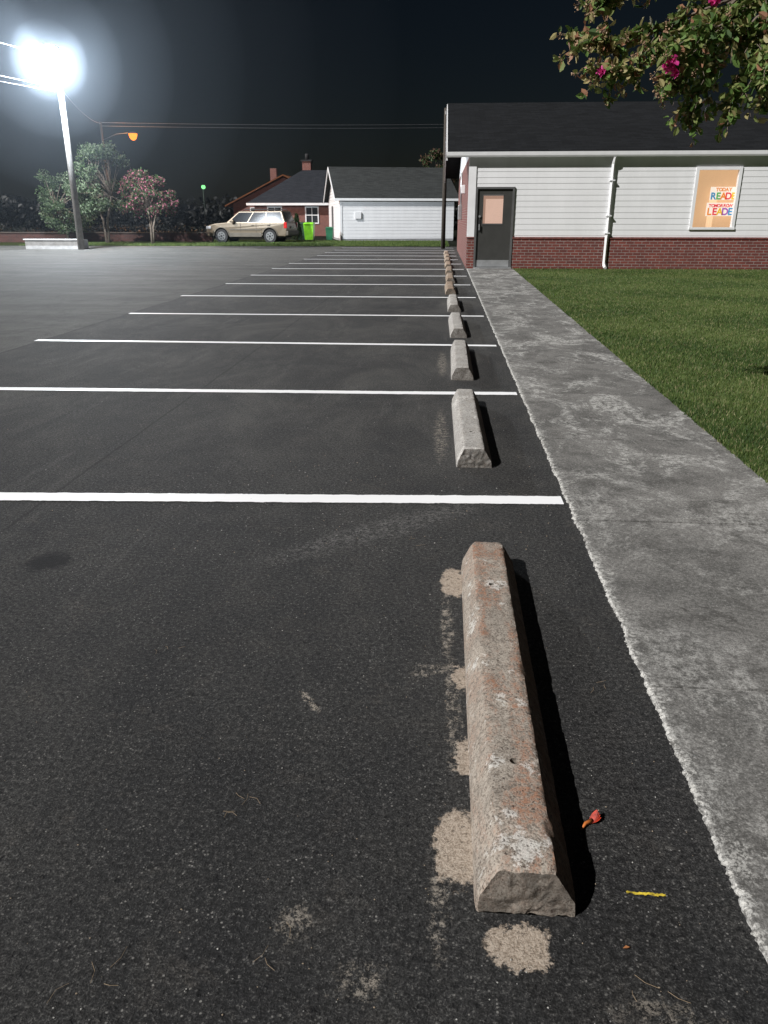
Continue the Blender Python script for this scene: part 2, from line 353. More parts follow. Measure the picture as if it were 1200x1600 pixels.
# ---------------------------------------------------------------- debris
n=1500; V=[];F=[];mi=[]
for i in range(n):
    if i<1150: x=random.uniform(-1.6,.62); y=.9+3.5*random.random()**1.5
    else: x=random.uniform(-4,.6); y=random.uniform(3,12)
    if .09<x<.34 and (1.2<y<3 or 4.3<y<6.1 or 6.9<y<8.7): continue
    s=random.uniform(.0008,.0026)*(1 if y<3 else 1.6); b=len(V)
    for k in range(6):
        d=[(1,0,0),(-1,0,0),(0,1,0),(0,-1,0),(0,0,1),(0,0,-.3)][k]; j=random.uniform(.6,1.3)
        V.append((x+d[0]*s*j,y+d[1]*s*j,.001+s*.3+d[2]*s*j*.8))
    for f in ((0,2,4),(2,1,4),(1,3,4),(3,0,4),(2,0,5),(1,2,5),(3,1,5),(0,3,5)):
        F.append((b+f[0],b+f[1],b+f[2]))
    mi+= [random.choice((0,0,1,2))]*8
mesh_obj('loose_gravel',V,F,[simple('stone_grey',(.18,.175,.17)),simple('stone_tan',(.28,.22,.16)),simple('stone_pale',(.4,.39,.37))],midx=mi)
V=[];F=[]
for (cx,cy,k) in [(-.46,1.50,6),(-.3,1.1,3),(-.9,2.2,3),(.5,2.1,3),(-.1,3.2,3),(-.65,1.05,4),(.42,1.1,3)]:
    for q in range(k):
        a=random.uniform(0,6.28); l=random.uniform(.02,.05); x=cx+random.uniform(-.05,.05); y=cy+random.uniform(-.05,.05); z=.004
        tube([(x,y,z),(x+math.cos(a)*l*.5,y+math.sin(a)*l*.5,z+.003),(x+math.cos(a+.3)*l,y+math.sin(a+.3)*l,z)],[.0005]*3,4,V,F)
mesh_obj('dry_straw',V,F,simple('straw',(.26,.19,.12)))
e=empty('fallen_orange_flower',(.395,1.50,0),R(35)); e.scale=(1.15,1.15,1.3)
for k in range(4):
    V=[];F=[]; a0=-.25+.16*k
    for i in range(6):
        t_=i/5; w=.006*math.sin(math.pi*(.2+.7*t_)); x=.024*t_
        V+=[(x,-w,.004+.006*t_+.003*k*t_),(x,w,.006+.004*t_+.003*k*t_)]
    for i in range(5): F.append((2*i,2*i+2,2*i+3,2*i+1))
    mesh_obj('petal_%d'%(k+1),V,F,simple('petal_orange',(.42,.035,.015),.5,scale=60,var=.5),e,rz=a0)
V,F=tube([(.004,0,.006),(-.014,.001,.006),(-.032,-.006,.005)],[.005,.0035,.0015],8); mesh_obj('stem',V,F,simple('stem_orange',(.62,.18,.04),.5),e,smooth=True)
mesh_obj('fallen_leaf',[(.398,1.157,.004),(.405,1.162,.007),(.413,1.160,.005),(.406,1.154,.008)],[(0,1,2,3)],simple('leaf_brown',(.30,.12,.04)))

# ---------------------------------------------------------------- lawn
gl=[leafm('grass_mid',(.10,.155,.040),.35),leafm('grass_light',(.165,.215,.068),.35),leafm('grass_dark',(.052,.095,.024),.35),leafm('grass_straw',(.30,.27,.14),.2)]
lawn=empty('lawn')
V=[(Rx(-4),-4,.004),(30,-4,.004),(30,23.19,.004),(Rx(23.19),23.19,.004)]
mesh_obj('turf',V,[(0,1,2,3)],lawn_mat('turf_soil',(.058,.09,.025),(.09,.125,.04)),lawn)
N=620000
y=3.2+ (23.1-3.2)*rng.random(N)**1.25
xmax=np.minimum(.62*y+1.2,14); u=rng.random(N); x=(1.775+.0122*y)+(xmax-1.78-.0122*y)*u-.02*rng.random(N)
ok=xmax>1.9; x=x[ok];y=y[ok];n=len(x)
sc=1+ y*.05
hh=(.018+.02*rng.random(n)); ww=(.0022+.002*rng.random(n))*sc; a=rng.random(n)*6.283; la=rng.random(n)*6.283; ln=.8*hh*rng.random(n)
P=np.zeros((n,3,3)); P[:,0]=np.c_[x-np.cos(a)*ww,y-np.sin(a)*ww,np.full(n,.003)]; P[:,1]=np.c_[x+np.cos(a)*ww,y+np.sin(a)*ww,np.full(n,.003)]
P[:,2]=np.c_[x+np.cos(la)*ln,y+np.sin(la)*ln,.004+hh]
cl=.6*np.sin(x*2.1+np.sin(y*1.3)*2)+.6*np.sin(y*1.7+x)+.5*np.sin(x*7+3*np.sin(y*4))+rng.normal(0,1.2,n)
mi=np.where(cl>.8,1,np.where(cl<-1.1,2,0)); mi=np.where(rng.random(n)<.08,3,mi)
np_mesh('grass_blades',P.reshape(-1,3),3,gl,mi,lawn)
verge=empty('grass_verge')
mesh_obj('turf',[(-60,41.1,.01),(.4,41.1,.01),(.4,50,.01),(-60,50,.01)],[(0,1,2,3)],lawn_mat('verge_soil',(.035,.05,.015),(.05,.06,.02)),verge)
n=60000; x=-22+22.4*rng.random(n); y=41+9*rng.random(n)**1.3; hh=.05+.07*rng.random(n); a=rng.random(n)*3.14; w=.012
P=np.zeros((n,3,3)); P[:,0]=np.c_[x-np.cos(a)*w,y-np.sin(a)*w,np.full(n,.01)]; P[:,1]=np.c_[x+np.cos(a)*w,y+np.sin(a)*w,np.full(n,.01)]; P[:,2]=np.c_[x+rng.normal(0,.02,n),y+rng.normal(0,.02,n),hh]
np_mesh('grass_blades',P.reshape(-1,3),3,gl,rng.integers(0,3,n),verge)

# ---------------------------------------------------------------- siding
def siding(name,p0,p1,z0,z1,mat,parent,pitch=.15,phase=0.0,out=.007):
    dx,dy=p1[0]-p0[0],p1[1]-p0[1]; L=math.hypot(dx,dy); nx,ny=dy/L,-dx/L
    V=[];F=[]; k=math.floor((z0-phase)/pitch); z=phase+k*pitch
    while z<z1-1e-4:
        za=max(z,z0); zb=min(z+pitch,z1)
        def off(q): return out*(1-(q-z)/pitch)+.004
        b=len(V)
        for (qx,qy) in (p0,p1):
            for zz in (za,zb): V.append((qx+nx*off(zz),qy+ny*off(zz),zz))
        F.append((b,b+2,b+3,b+1))
        b=len(V)
        for (qx,qy) in (p0,p1): V+= [(qx,qy,za),(qx+nx*off(za),qy+ny*off(za),za)]
        F.append((b,b+2,b+3,b+1)); z+=pitch
    return mesh_obj(name,V,F,mat,parent)
# ---------------------------------------------------------------- main building
B=empty('brick_and_siding_building'); Yf=23.2; XL=.73; XR=18; Yb=37.2; zt=2.95
box('front_brick_corner',XL,.93,Yf-.03,Yf+.1,0,.83,M['brickX'],B)
box('front_brick_wainscot',2.0,XR,Yf-.03,Yf+.1,0,.81,M['brickX'],B)
box('brick_ledge',2.0,XR,Yf-.05,Yf+.1,.812,.86,simple('brick_cap',(.17,.055,.045),.9,scale=12,var=.3),B)
box('brick_ledge_corner',XL-.02,.93,Yf-.05,Yf+.1,.832,.862,simple('brick_cap2',(.17,.055,.045),.9),B)
box('corner_trim',XL-.01,.925,Yf-.035,Yf+.05,.862,zt,M['trim'],B)
siding('front_siding_over_door',(.925,Yf),(2.0,Yf),2.16,zt,M['white'],B)
wx0,wx1,wz0,wz1=6.87,7.98,1.09,2.60
siding('front_siding_mid',(2.0,Yf),(wx0,Yf),.86,zt,M['white'],B)
siding('front_siding_under_window',(wx0,Yf),(wx1,Yf),.86,wz0,M['white'],B)
siding('front_siding_over_window',(wx0,Yf),(wx1,Yf),wz1,zt,M['white'],B)
siding('front_siding_right',(wx1,Yf),(XR,Yf),.86,zt,M['white'],B)
box('side_wall_brick',XL,XL+.2,Yf+.11,Yb,0,zt,M['brickY'],B)
box('back_wall',XL+.21,XR,Yb-.2,Yb-.01,0,zt,M['white'],B); box('right_wall',XR-.2,XR-.01,Yf+.12,Yb-.21,0,zt,M['white'],B)
for nm,a in (('window_frame_left',(wx0-.05,wx0+.03,Yf-.04,Yf+.08,wz0+.03,wz1-.03)),('window_frame_right',(wx1-.03,wx1+.05,Yf-.04,Yf+.08,wz0+.03,wz1-.03)),
             ('window_frame_top',(wx0-.05,wx1+.05,Yf-.04,Yf+.08,wz1-.03,wz1+.05)),('window_sill',(wx0-.06,wx1+.06,Yf-.05,Yf+.08,wz0-.03,wz0+.03))):
    box(nm,*a,M['trim'],B)
box('window_blind',wx0-.3,wx1+.8,Yf+.32,Yf+.34,.9,2.8,M['blind'],B)
t=NT('pane_glass'); g=t.n('ShaderNodeBsdfGlossy',{'Roughness':.05,'Color':(1,1,1,1)}); tr=t.n('ShaderNodeBsdfTransparent'); mx=t.n('ShaderNodeMixShader',{0:.05,1:tr.outputs[0],2:g.outputs[0]}); t.t.links.new(mx.outputs[0],t.out.inputs[0]); M['glass']=t.m
mesh_obj('window_glass',[(wx0,Yf+.05,wz0),(wx1,Yf+.05,wz0),(wx1,Yf+.05,wz1),(wx0,Yf+.05,wz1)],[(0,1,2,3)],M['glass'],B)
PO=empty('reading_poster')
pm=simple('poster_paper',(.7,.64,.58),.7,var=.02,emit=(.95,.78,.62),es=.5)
box('sheet_upper',7.30,8.25,Yf+.10,Yf+.105,1.82,2.15,pm,PO); box('sheet_lower',7.25,8.30,Yf+.10,Yf+.105,1.41,1.75,pm,PO)
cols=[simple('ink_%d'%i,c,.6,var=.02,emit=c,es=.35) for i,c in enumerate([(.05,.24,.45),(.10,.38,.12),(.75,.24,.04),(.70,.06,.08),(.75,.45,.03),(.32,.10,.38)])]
def word(txt,x,z,size,adv,ci,fixed=None):
    for i,ch in enumerate(txt):
        if ch==' ': continue
        cu=bpy.data.curves.new('letter','FONT'); cu.body=ch; cu.size=size; cu.extrude=.001; cu.offset=.006*size/.2; cu.align_x='CENTER'
        o=bpy.data.objects.new('letter_'+ch,cu); o.location=(x+adv*i,Yf+.095,z); o.rotation_euler=(R(90),0,0)
        cu.materials.append(cols[fixed if fixed is not None else (ci+i)%6]); link(o,PO)
word('TODAY A',7.48,2.045,.12,.086,0,2); word('READER',7.39,1.84,.24,.135,0)
word('TOMORROW A',7.34,1.64,.11,.078,0,3); word('LEADER',7.34,1.44,.25,.14,2)
box('door_frame_left',.93,.985,Yf-.05,Yf+.08,0,2.16,M['dframe'],B); box('door_frame_right',1.945,2.0,Yf-.05,Yf+.08,0,2.16,M['dframe'],B)
box('door_frame_top',.985,1.945,Yf-.05,Yf+.08,2.11,2.16,M['dframe'],B)
for nm,a in (('door_stile_left',(.985,1.15,.05,2.11)),('door_stile_right',(1.70,1.945,.05,2.11)),('door_lower',(1.15,1.70,.05,1.20)),('door_upper',(1.15,1.70,1.95,2.11))):
    box(nm,a[0],a[1],Yf-.005,Yf+.04,a[2],a[3],M['door'],B)
box('door_window_blind',1.10,1.75,Yf+.045,Yf+.055,1.15,2.0,M['blind2'],B)
mesh_obj('door_glass',[(1.15,Yf+.01,1.2),(1.70,Yf+.01,1.2),(1.70,Yf+.01,1.95),(1.15,Yf+.01,1.95)],[(0,1,2,3)],M['glass'],B)
for z in (1.2,1.95): box('door_window_bead',1.14,1.71,Yf-.015,Yf-.005,z-.015,z+.015,M['dframe'],B)
box('door_kick_plate',1.0,1.93,Yf-.012,Yf-.005,.06,.24,M['metal'],B)
box('door_threshold',.93,2.0,Yf-.14,Yf+.02,.0,.05,M['metal'],B)
box('door_lock_plate',1.03,1.09,Yf-.02,Yf-.005,1.0,1.32,M['black'],B); cyl('door_handle',(1.06,Yf-.06,1.12),.015,.16,(0,0,1),M['metal'],B,12)
cyl('door_knob_lock',(1.06,Yf-.03,1.4),.03,.03,(0,1,0),M['metal'],B,16)
V,F=tube([(4.60,Yf-.17,2.9),(4.60,Yf-.12,2.8),(4.60,Yf-.075,2.72),(4.60,Yf-.075,.20),(4.60,Yf-.10,.12),(4.60,Yf-.28,.05)],[.05]*6,4)
mesh_obj('downspout',V,F,M['trim'],B)
for z in (2.3,1.4,.95): box('downspout_strap',4.53,4.67,Yf-.13,Yf-.02,z,z+.03,M['trim'],B)
ey0,ey1,ex0,ex1=23.06,37.7,.12,18.5; ry=30.2; rz_=5.03; ez=2.99
def slab(name,a,b,c,d,th,mat,parent):
    V=[Vector(q) for q in (a,b,c,d)]; V=V+[v-Vector((0,0,th)) for v in V]
    return mesh_obj(name,V,[(0,1,2,3),(7,6,5,4),(0,4,5,1),(1,5,6,2),(2,6,7,3),(3,7,4,0)],mat,parent)
slab('roof_front',(ex0,ey0-.04,ez+.06),(ex1,ey0-.04,ez+.06),(ex1,ry,rz_+.06),(ex0,ry,rz_+.06),.05,M['roof'],B)
slab('roof_back',(ex0,ry,rz_+.06),(ex1,ry,rz_+.06),(ex1,ey1,ez+.06),(ex0,ey1,ez+.06),.05,M['roof'],B)
slab('rake_board_front',(ex0-.03,ey0,ez+.03),(ex0+.0,ey0,ez+.03),(ex0+.0,ry,rz_+.03),(ex0-.03,ry,rz_+.03),.2,M['trim'],B)
slab('rake_board_back',(ex0-.03,ry,rz_+.03),(ex0+.0,ry,rz_+.03),(ex0+.0,ey1,ez+.03),(ex0-.03,ey1,ez+.03),.2,M['trim'],B)
slab('soffit_front',(ex0,ey0,ez-.025),(ex1,ey0,ez-.025),(ex1,Yf+.1,ez-.025),(ex0,Yf+.1,ez-.025),.03,M['trim'],B)
slab('soffit_rake_front',(ex0+.001,Yf+.1,ez+.08),(XL+.1,Yf+.1,ez+.08),(XL+.1,ry,rz_-.02),(ex0+.001,ry,rz_-.02),.03,M['trim'],B)
mesh_obj('gable_end',[(XL,Yf+.11,zt),(XL,Yb,zt),(XL,ry,rz_-.04)],[(0,1,2)],M['white'],B)
gp=[(0,.13),(0,0),(-.06,0),(-.08,.04),(-.09,.13),(-.08,.13),(-.07,.045),(-.055,.01),(-.01,.01),(-.01,.13)]
V=[];F=[]
for x in (ex0-.03,ex1): V+=[(x,ey0+q[0],ez-.09+q[1]) for q in gp]
m=len(gp); F=[(k,(k+1)%m,m+(k+1)%m,m+k) for k in range(m)]+[tuple(range(m)),tuple(range(m,2*m))[::-1]]
mesh_obj('gutter',V,F,M['trim'],B)
box('side_wall_lamp_box',XL-.12,XL,27,27.2,2.1,2.35,M['trim'],B,.01); box('electric_meter',XL-.14,XL,30,30.35,1.3,1.8,M['metal'],B,.02)
tube_obj('conduit',[(XL-.05,30.17,1.8),(XL-.05,30.17,2.85)],[.03,.03],M['metal'],B)
e=empty('utility_pole'); tube_obj('shaft',[(.10,38.3,-.1),(.10,38.3,3),(.08,38.3,5.9)],[.10,.09,.08],M['woodd'],e,12)
cyl('insulator',(.08,38.15,5.7),.04,.14,(0,0,1),M['wood'],e,10)

# ---------------------------------------------------------------- white garage (rotated)
G=empty('white_garage',(-6.35,51.6,0),R(12.5)); gl_,gd=7.3,8.8
siding('front_siding',(0,0),(gl_,0),.1,2.5,M['white'],G,.2,0,.010); siding('gable_siding',(0,gd),(0,0),.1,2.5,M['white'],G,.2,0,.012)
box('foundation',0.01,gl_-.01,.01,gd-.01,-.1,.1,simple('foundation',(.3,.3,.3)),G)
mesh_obj('rear_and_right_walls',[(gl_,0,0),(gl_,gd,0),(0,gd,0),(gl_,0,2.5),(gl_,gd,2.5),(0,gd,2.5)],[(0,1,4,3),(1,2,5,4)],M['white'],G)
V=[];F=[]; k=0; z=2.5
while z<4.4:
    z2=min(z+.2,4.45); w1=(4.45-z)/1.95*gd/2; w2=(4.45-z2)/1.95*gd/2; b=len(V)
    V+=[(-.024,gd/2-w1,z),(-.024,gd/2+w1,z),(-.004,gd/2+w2,z2),(-.004,gd/2-w2,z2)]; F.append((b,b+3,b+2,b+1)); z=z2
mesh_obj('gable_boards',V,F,M['white'],G); mesh_obj('gable_right',[(gl_,0,2.5),(gl_,gd,2.5),(gl_,gd/2,4.45)],[(0,1,2)],M['white'],G)
slab('roof_front',(-.35,-.15,2.51),(gl_+.35,-.15,2.51),(gl_+.35,gd/2,4.55),(-.35,gd/2,4.55),.08,M['roof2'],G)
slab('roof_back',(-.35,gd/2,4.55),(gl_+.35,gd/2,4.55),(gl_+.35,gd+.15,2.51),(-.35,gd+.15,2.51),.08,M['roof2'],G)
box('fascia',-.35,gl_+.35,-.18,-.151,2.36,2.50,M['trim'],G)
slab('rake_a',(-.39,-.16,2.49),(-.351,-.16,2.49),(-.351,gd/2,4.53),(-.39,gd/2,4.53),.17,M['trim'],G)
slab('rake_b',(-.39,gd/2,4.53),(-.351,gd/2,4.53),(-.351,gd+.16,2.49),(-.39,gd+.16,2.49),.17,M['trim'],G)
box('corner_board',-.035,.10,-.035,.10,.1,2.3,M['trim'],G); box('side_door',-.06,-.03,5.0,5.9,.1,2.1,M['dframe'],G)
box('vent_box',.9,1.3,-.10,-.03,1.3,1.7,M['trim'],G)

# ---------------------------------------------------------------- brick house (hip roof)
H=empty('brick_house'); hx0,hx1,hy0,hy1=-14.7,-6.8,64.2,72.5
box('walls',hx0,hx1,hy0,hy1,0,2.45,M['brickH'],H)
ev=[(hx0-.5,hy0-.5,2.42),(hx1+.5,hy0-.5,2.42),(hx1+.5,hy1+.5,2.42),(hx0-.5,hy1+.5,2.42),(hx0+3.2,68.3,5.0),(hx1-2,68.3,5.0)]
mesh_obj('roof',ev,[(0,1,5,4),(1,2,5),(2,3,4,5),(3,0,4),(3,2,1,0)],M['roof3'],H)
box('fascia',hx0-.52,hx1+.52,hy0-.53,hy0-.501,2.26,2.43,M['trim'],H); box('fascia_side',hx0-.53,hx0-.501,hy0-.5,hy1+.5,2.26,2.43,M['trim'],H)
box('chimney',-11.6,-10.9,69,69.7,4.3,5.7,M['brickH'],H); box('chimney_cap',-11.7,-10.8,68.9,69.8,5.7,5.82,M['dark'],H); tube_obj('flue',[(-11.25,69.35,5.8),(-11.25,69.35,6.3)],[.16,.16],M['dark'],H)
def window(x0,x1,z0,z1,y,par,pre):
    box(pre+'_glass',x0,x1,y-.02,y-.005,z0,z1,simple('dusk_glass',(.03,.035,.04),.1),par)
    for nm,a in (('l',(x0-.09,x0,z0-.09,z1+.09)),('r',(x1,x1+.09,z0-.09,z1+.09)),('t',(x0,x1,z1,z1+.09)),('b',(x0,x1,z0-.09,z0)),('m',(x0,x1,(z0+z1)/2-.03,(z0+z1)/2+.03)),):
        box(pre+'_frame_'+nm,a[0],a[1],y-.06,y-.003,a[2],a[3],M['trim'],par)
    box(pre+'_mullion',(x0+x1)/2-.02,(x0+x1)/2+.02,y-.05,y-.021,z0,z1,M['trim'],par)
window(-10.6,-9.7,1.0,2.1,hy0,H,'window'); window(-13.6,-12.6,1.0,2.1,hy0,H,'window_b')
H2=empty('brown_roof_house'); cx=-14.9; y0=78
mesh_obj('walls',[(cx-5,y0,0),(cx+5,y0,0),(cx+5,y0,2.6),(cx,y0,4.9),(cx-5,y0,2.6),(cx-5,y0+9,0),(cx-5,y0+9,2.6)],[(0,1,2,3,4),(5,0,4,6)],M['brickH'],H2)
slab('roof_left',(cx-5.7,y0-.5,2.45),(cx,y0-.5,5.15),(cx,y0+9,5.15),(cx-5.7,y0+9,2.45),.12,M['roofO'],H2)
slab('roof_right',(cx,y0-.5,5.15),(cx+5.7,y0-.5,2.45),(cx+5.7,y0+9,2.45),(cx,y0+9,5.15),.12,M['roofO'],H2)
box('chimney',cx-1.7,cx-1.1,y0+2,y0+2.6,4.2,5.8,M['brickH'],H2); window(cx-3.3,cx-2.3,1,2.2,y0,H2,'window')

# ---------------------------------------------------------------- SUV
def suv(loc,rz):
    C=empty('parked_car',loc,rz)
    paint=NT('champagne_paint').bsdf((.17,.135,.095),.35,.35,spec=.5)
    clad=simple('grey_cladding',(.10,.085,.065),.6); glass=simple('tinted_glass',(.012,.013,.016),.12,var=.02); chrome=simple('alloy',(.4,.4,.4),.35,.9,var=.02)
    def arc(cx,r,a0,a1,n=9): return [(cx+r*math.cos(R(a0+(a1-a0)*k/(n-1))),.37+r*math.sin(R(a0+(a1-a0)*k/(n-1)))) for k in range(n)]
    wxs=(-1.52,1.43); top=[(2.42,.52),(2.45,.80),(2.40,1.10),(-1.20,1.10),(-1.9,1.04),(-2.28,.95),(-2.42,.80),(-2.45,.52)]
    bot=[(-2.38,.34)]+arc(wxs[0],.45,180,0)+arc(wxs[1],.45,180,0)+[(2.38,.36)]
    poly=top+bot; W=.92; n=len(poly)
    V=[(x,-W*(1 if z<1.0 else .97),z) for x,z in poly]+[(x,W*(1 if z<1.0 else .97),z) for x,z in poly]
    F=[tuple(range(n))[::-1],tuple(range(n,2*n))]+[(k,(k+1)%n,n+(k+1)%n,n+k) for k in range(n)]
    o=mesh_obj('body',V,F,paint,C); bm=bmesh.new(); bm.from_mesh(o.data); bmesh.ops.recalc_face_normals(bm,faces=bm.faces); bm.to_mesh(o.data); bm.free()
    b=o.modifiers.new('b','BEVEL'); b.width=.045; b.segments=3; b.limit_method='ANGLE'; b.angle_limit=R(35)
    bt=[(-1.22,-.88,1.08),(2.38,-.88,1.08),(2.38,.88,1.08),(-1.22,.88,1.08)]; tp=[(-.45,-.70,1.70),(2.12,-.70,1.72),(2.12,.70,1.72),(-.45,.70,1.70)]
    o=mesh_obj('cabin',bt+tp,[(4,5,6,7),(0,1,5,4),(1,2,6,5),(2,3,7,6),(3,0,4,7)],paint,C); b=o.modifiers.new('b','BEVEL'); b.width=.05; b.segments=3
    def pane(nm,A,Bq,Cq,D,u0,u1,v0,v1,off,skew0=0,skew1=0):
        A,Bq,Cq,D=map(Vector,(A,Bq,Cq,D)); nrm=(Bq-A).cross(D-A).normalized()
        def P(u,v): return (A*(1-u)+Bq*u)*(1-v)+(D*(1-u)+Cq*u)*v+nrm*off
        q=[P(u0,v0),P(u1,v0),P(u1+skew1,v1),P(u0+skew0,v1)]; q+= [v-nrm*.02 for v in q]
        mesh_obj(nm,q,[(0,1,2,3),(0,4,5,1),(1,5,6,2),(2,6,7,3),(3,7,4,0)],glass,C)
    for s,nm in ((-1,'near'),(1,'far')):
        A,Bq,Cq,D=(bt[0],bt[1],tp[1],tp[0]) if s<0 else (bt[2],bt[3],tp[3],tp[2])
        segs=[(.04,.35),(.37,.64),(.66,.96)] if s<0 else [(.05,.33),(.37,.63),(.66,.95)]
        for i,(a,c) in enumerate(segs): pane('side_window_%s_%d'%(nm,i+1),A,Bq,Cq,D,a,c,.06,.88,.008)
    pane('rear_window',bt[1],bt[2],tp[2],tp[1],.1,.9,.12,.86,.008); pane('windshield',bt[3],bt[0],tp[0],tp[3],.06,.94,.06,.92,.008)
    box('underbody',-2.2,2.2,-.62,.62,.28,.95,M['dark'],C)
    for s in (-1,1):
        ys=sorted((s*.915,s*.945))
        box('sill_cladding',-1.03,.94,ys[0],ys[1],.33,.55,clad,C,.01); box('door_moulding',-1.0,.95,ys[0],ys[1],.70,.76,clad,C,.01)
        for wx in wxs:
            pts=[]
            for k in range(13):
                a=R(180*k/12); pts.append((wx+.47*math.cos(a),s*.925,.37+.47*math.sin(a)))
            tube_obj('arch_flare',pts,[.035]*13,clad,C,6)
            cyl('tyre',(wx,s*.80,.37),.37,.24,(0,1,0),M['dark'],C,28); cyl('rim',(wx,s*.90,.37),.24,.06,(0,1,0),chrome,C,24); cyl('hub',(wx,s*.935,.37),.06,.03,(0,1,0),M['black'],C,12)
            for k in range(6):
                a=R(60*k+15); cyl('rim_slot',(wx+.15*math.cos(a),s*.925,.37+.15*math.sin(a)),.042,.02,(0,1,0),M['black'],C,8)
        for x in (-.33,.62,1.45): box('door_gap',x,x+.012,min(s*.918,s*.926),max(s*.918,s*.926),.58 if x<1 else .86,1.07,M['black'],C)
        for x in (.32,1.28): box('door_handle',x,x+.17,min(s*.92,s*.945),max(s*.92,s*.945),.93,.965,clad,C,.008)
        box('mirror',-.86,-.66,min(s*.93,s*1.10),max(s*.93,s*1.10),1.08,1.24,paint,C,.03)
        box('tail_lamp',2.28,2.465,min(s*.80,s*.935),max(s*.80,s*.935),.80,1.12,simple('red_lens',(.5,.02,.02),.2),C,.02)
        box('head_lamp',-2.44,-2.14,min(s*.62,s*.93),max(s*.62,s*.93),.74,.90,simple('clear_lens',(.4,.4,.42),.1),C,.03)
        tube_obj('roof_rail',[(-.2,s*.62,1.72),(-.1,s*.62,1.79),(1.9,s*.62,1.80),(2.0,s*.62,1.73)],[.018]*4,M['black'],C)
    for x in (.4,1.5): box('rack_bar',x,x+.05,-.62,.62,1.785,1.81,M['black'],C)
    box('front_bumper',-2.52,-2.3,-.90,.90,.36,.60,clad,C,.05); box('rear_bumper',2.3,2.54,-.90,.90,.40,.66,clad,C,.05); box('grille',-2.47,-2.42,-.5,.5,.64,.86,M['black'],C)
    box('plate',2.47,2.49,-.22,.22,.78,.92,M['trim'],C)
suv((-10.95,46.9,.01),R(-9))

# ---------------------------------------------------------------- bins, shrub
def bin_(name,loc,col,s=1.0,rz=0):
    e=empty(name,loc,rz); m=simple(name+'_plastic',col,.45)
    b=[(-.25,-.28),(.25,-.28),(.25,.28),(-.25,.28)]; t_=[(-.31,-.36),(.31,-.36),(.31,.36),(-.31,.36)]
    V=[(x*s,y*s,.08*s) for x,y in b]+[(x*s,y*s,.98*s) for x,y in t_]
    mesh_obj('tub',V,[(3,2,1,0),(4,5,6,7),(0,1,5,4),(1,2,6,5),(2,3,7,6),(3,0,4,7)],m,e)
    V=[(-.33*s,-.40*s,.985*s),(.33*s,-.40*s,.985*s),(.33*s,.38*s,.985*s),(-.33*s,.38*s,.985*s),(-.28*s,-.3*s,1.07*s),(.28*s,-.3*s,1.07*s),(.28*s,.33*s,1.10*s),(-.28*s,.33*s,1.10*s)]
    mesh_obj('lid',V,[(3,2,1,0),(4,5,6,7),(0,1,5,4),(1,2,6,5),(2,3,7,6),(3,0,4,7)],m,e)
    for q in (-.27,.27): cyl('wheel',(q*s,.30*s,.11*s),.11*s,.05,(1,0,0),M['dark'],e,14)
    cyl('handle',(0,.42*s,1.0*s),.018,.5*s,(1,0,0),m,e,8)
bin_('green_wheelie_bin',(-8.2,50.6,0),(.22,.62,.03),1.0); bin_('grey_wheelie_bin',(-8.9,51.4,0),(.03,.06,.04),1.0,.2); bin_('dark_green_wheelie_bin',(-7.0,51.0,0),(.03,.16,.08),.75,.1)
def leaves(name,C,Ls,mats,midx,parent,droop=.3,wr=.32,fold=.25):
    n=len(C); d=rng.normal(size=(n,3)); d[:,2]-=droop; d/=np.linalg.norm(d,axis=1)[:,None]
    s=np.cross(d,rng.normal(size=(n,3))); s/=np.linalg.norm(s,axis=1)[:,None]; nn=np.cross(d,s); L=Ls[:,None]
    P=np.zeros((n,2,4,3))
    a=C; b=C+d*L; m1=C+d*L*.35; m2=C+d*L*.72
    up=nn*L*fold*.3
    P[:,0,0]=a;P[:,0,1]=m1+s*L*wr*.5+up;P[:,0,2]=m2+s*L*wr*.4+up;P[:,0,3]=b
    P[:,1,0]=a;P[:,1,1]=b;P[:,1,2]=m2-s*L*wr*.4+up;P[:,1,3]=m1-s*L*wr*.5+up
    return np_mesh(name,P.reshape(-1,3),4,mats,np.repeat(midx,2),parent)
def blob_pts(c,r,n,hollow=.35):
    d=rng.normal(size=(n,3)); d/=np.linalg.norm(d,axis=1)[:,None]; rr=(hollow+(1-hollow)*rng.random(n))**.8
    return np.array(c)+d*rr[:,None]*np.array(r)
def small_tree(name,base,h,cw,trunks,nclump,nleaf,ls,mats,wts,crown0=.35):
    e=empty(name,(0,0,0)); bx,by,_=base; V=[];F=[]; cl=[]
    for k in range(nclump):
        a=random.uniform(0,6.283); zz=random.uniform(crown0,1.0); f=math.sqrt(max(0.05,1-((zz-.6)/.48)**2)) if zz>.3 else .6
        r=cw/2*f*random.uniform(.35,1.0); cl.append((bx+r*math.cos(a),by+r*math.sin(a),h*zz))
    for t_ in range(trunks):
        a=random.uniform(0,6.28); tip=(bx+math.cos(a)*cw*.15,by+math.sin(a)*cw*.15,h*.5)
        tube([(bx+math.cos(a)*.06,by+math.sin(a)*.06,-.1),(bx+math.cos(a)*.12,by+math.sin(a)*.12,h*.25),tip],[.07,.05,.035],7,V,F)
        for c in cl[t_::trunks]:
            mid=((tip[0]+c[0])/2,(tip[1]+c[1])/2,(tip[2]+c[2])/2+.1); tube([tip,mid,c],[.03,.018,.008],5,V,F)
    mesh_obj('trunk_and_limbs',V,F,M['bark'],e,smooth=True)
    P=[];mi=[]
    for c in cl:
        r=random.uniform(.26,.46)*cw/3; n=nleaf//nclump; P.append(blob_pts(c,(r,r,r*.8),n,.1)); mi.append(rng.choice(len(mats),n,p=wts))
    P=np.concatenate(P);mi=np.concatenate(mi); leaves('foliage',P,rng.uniform(ls*.7,ls*1.3,len(P)),mats,mi,e,.2,.6)
    return e
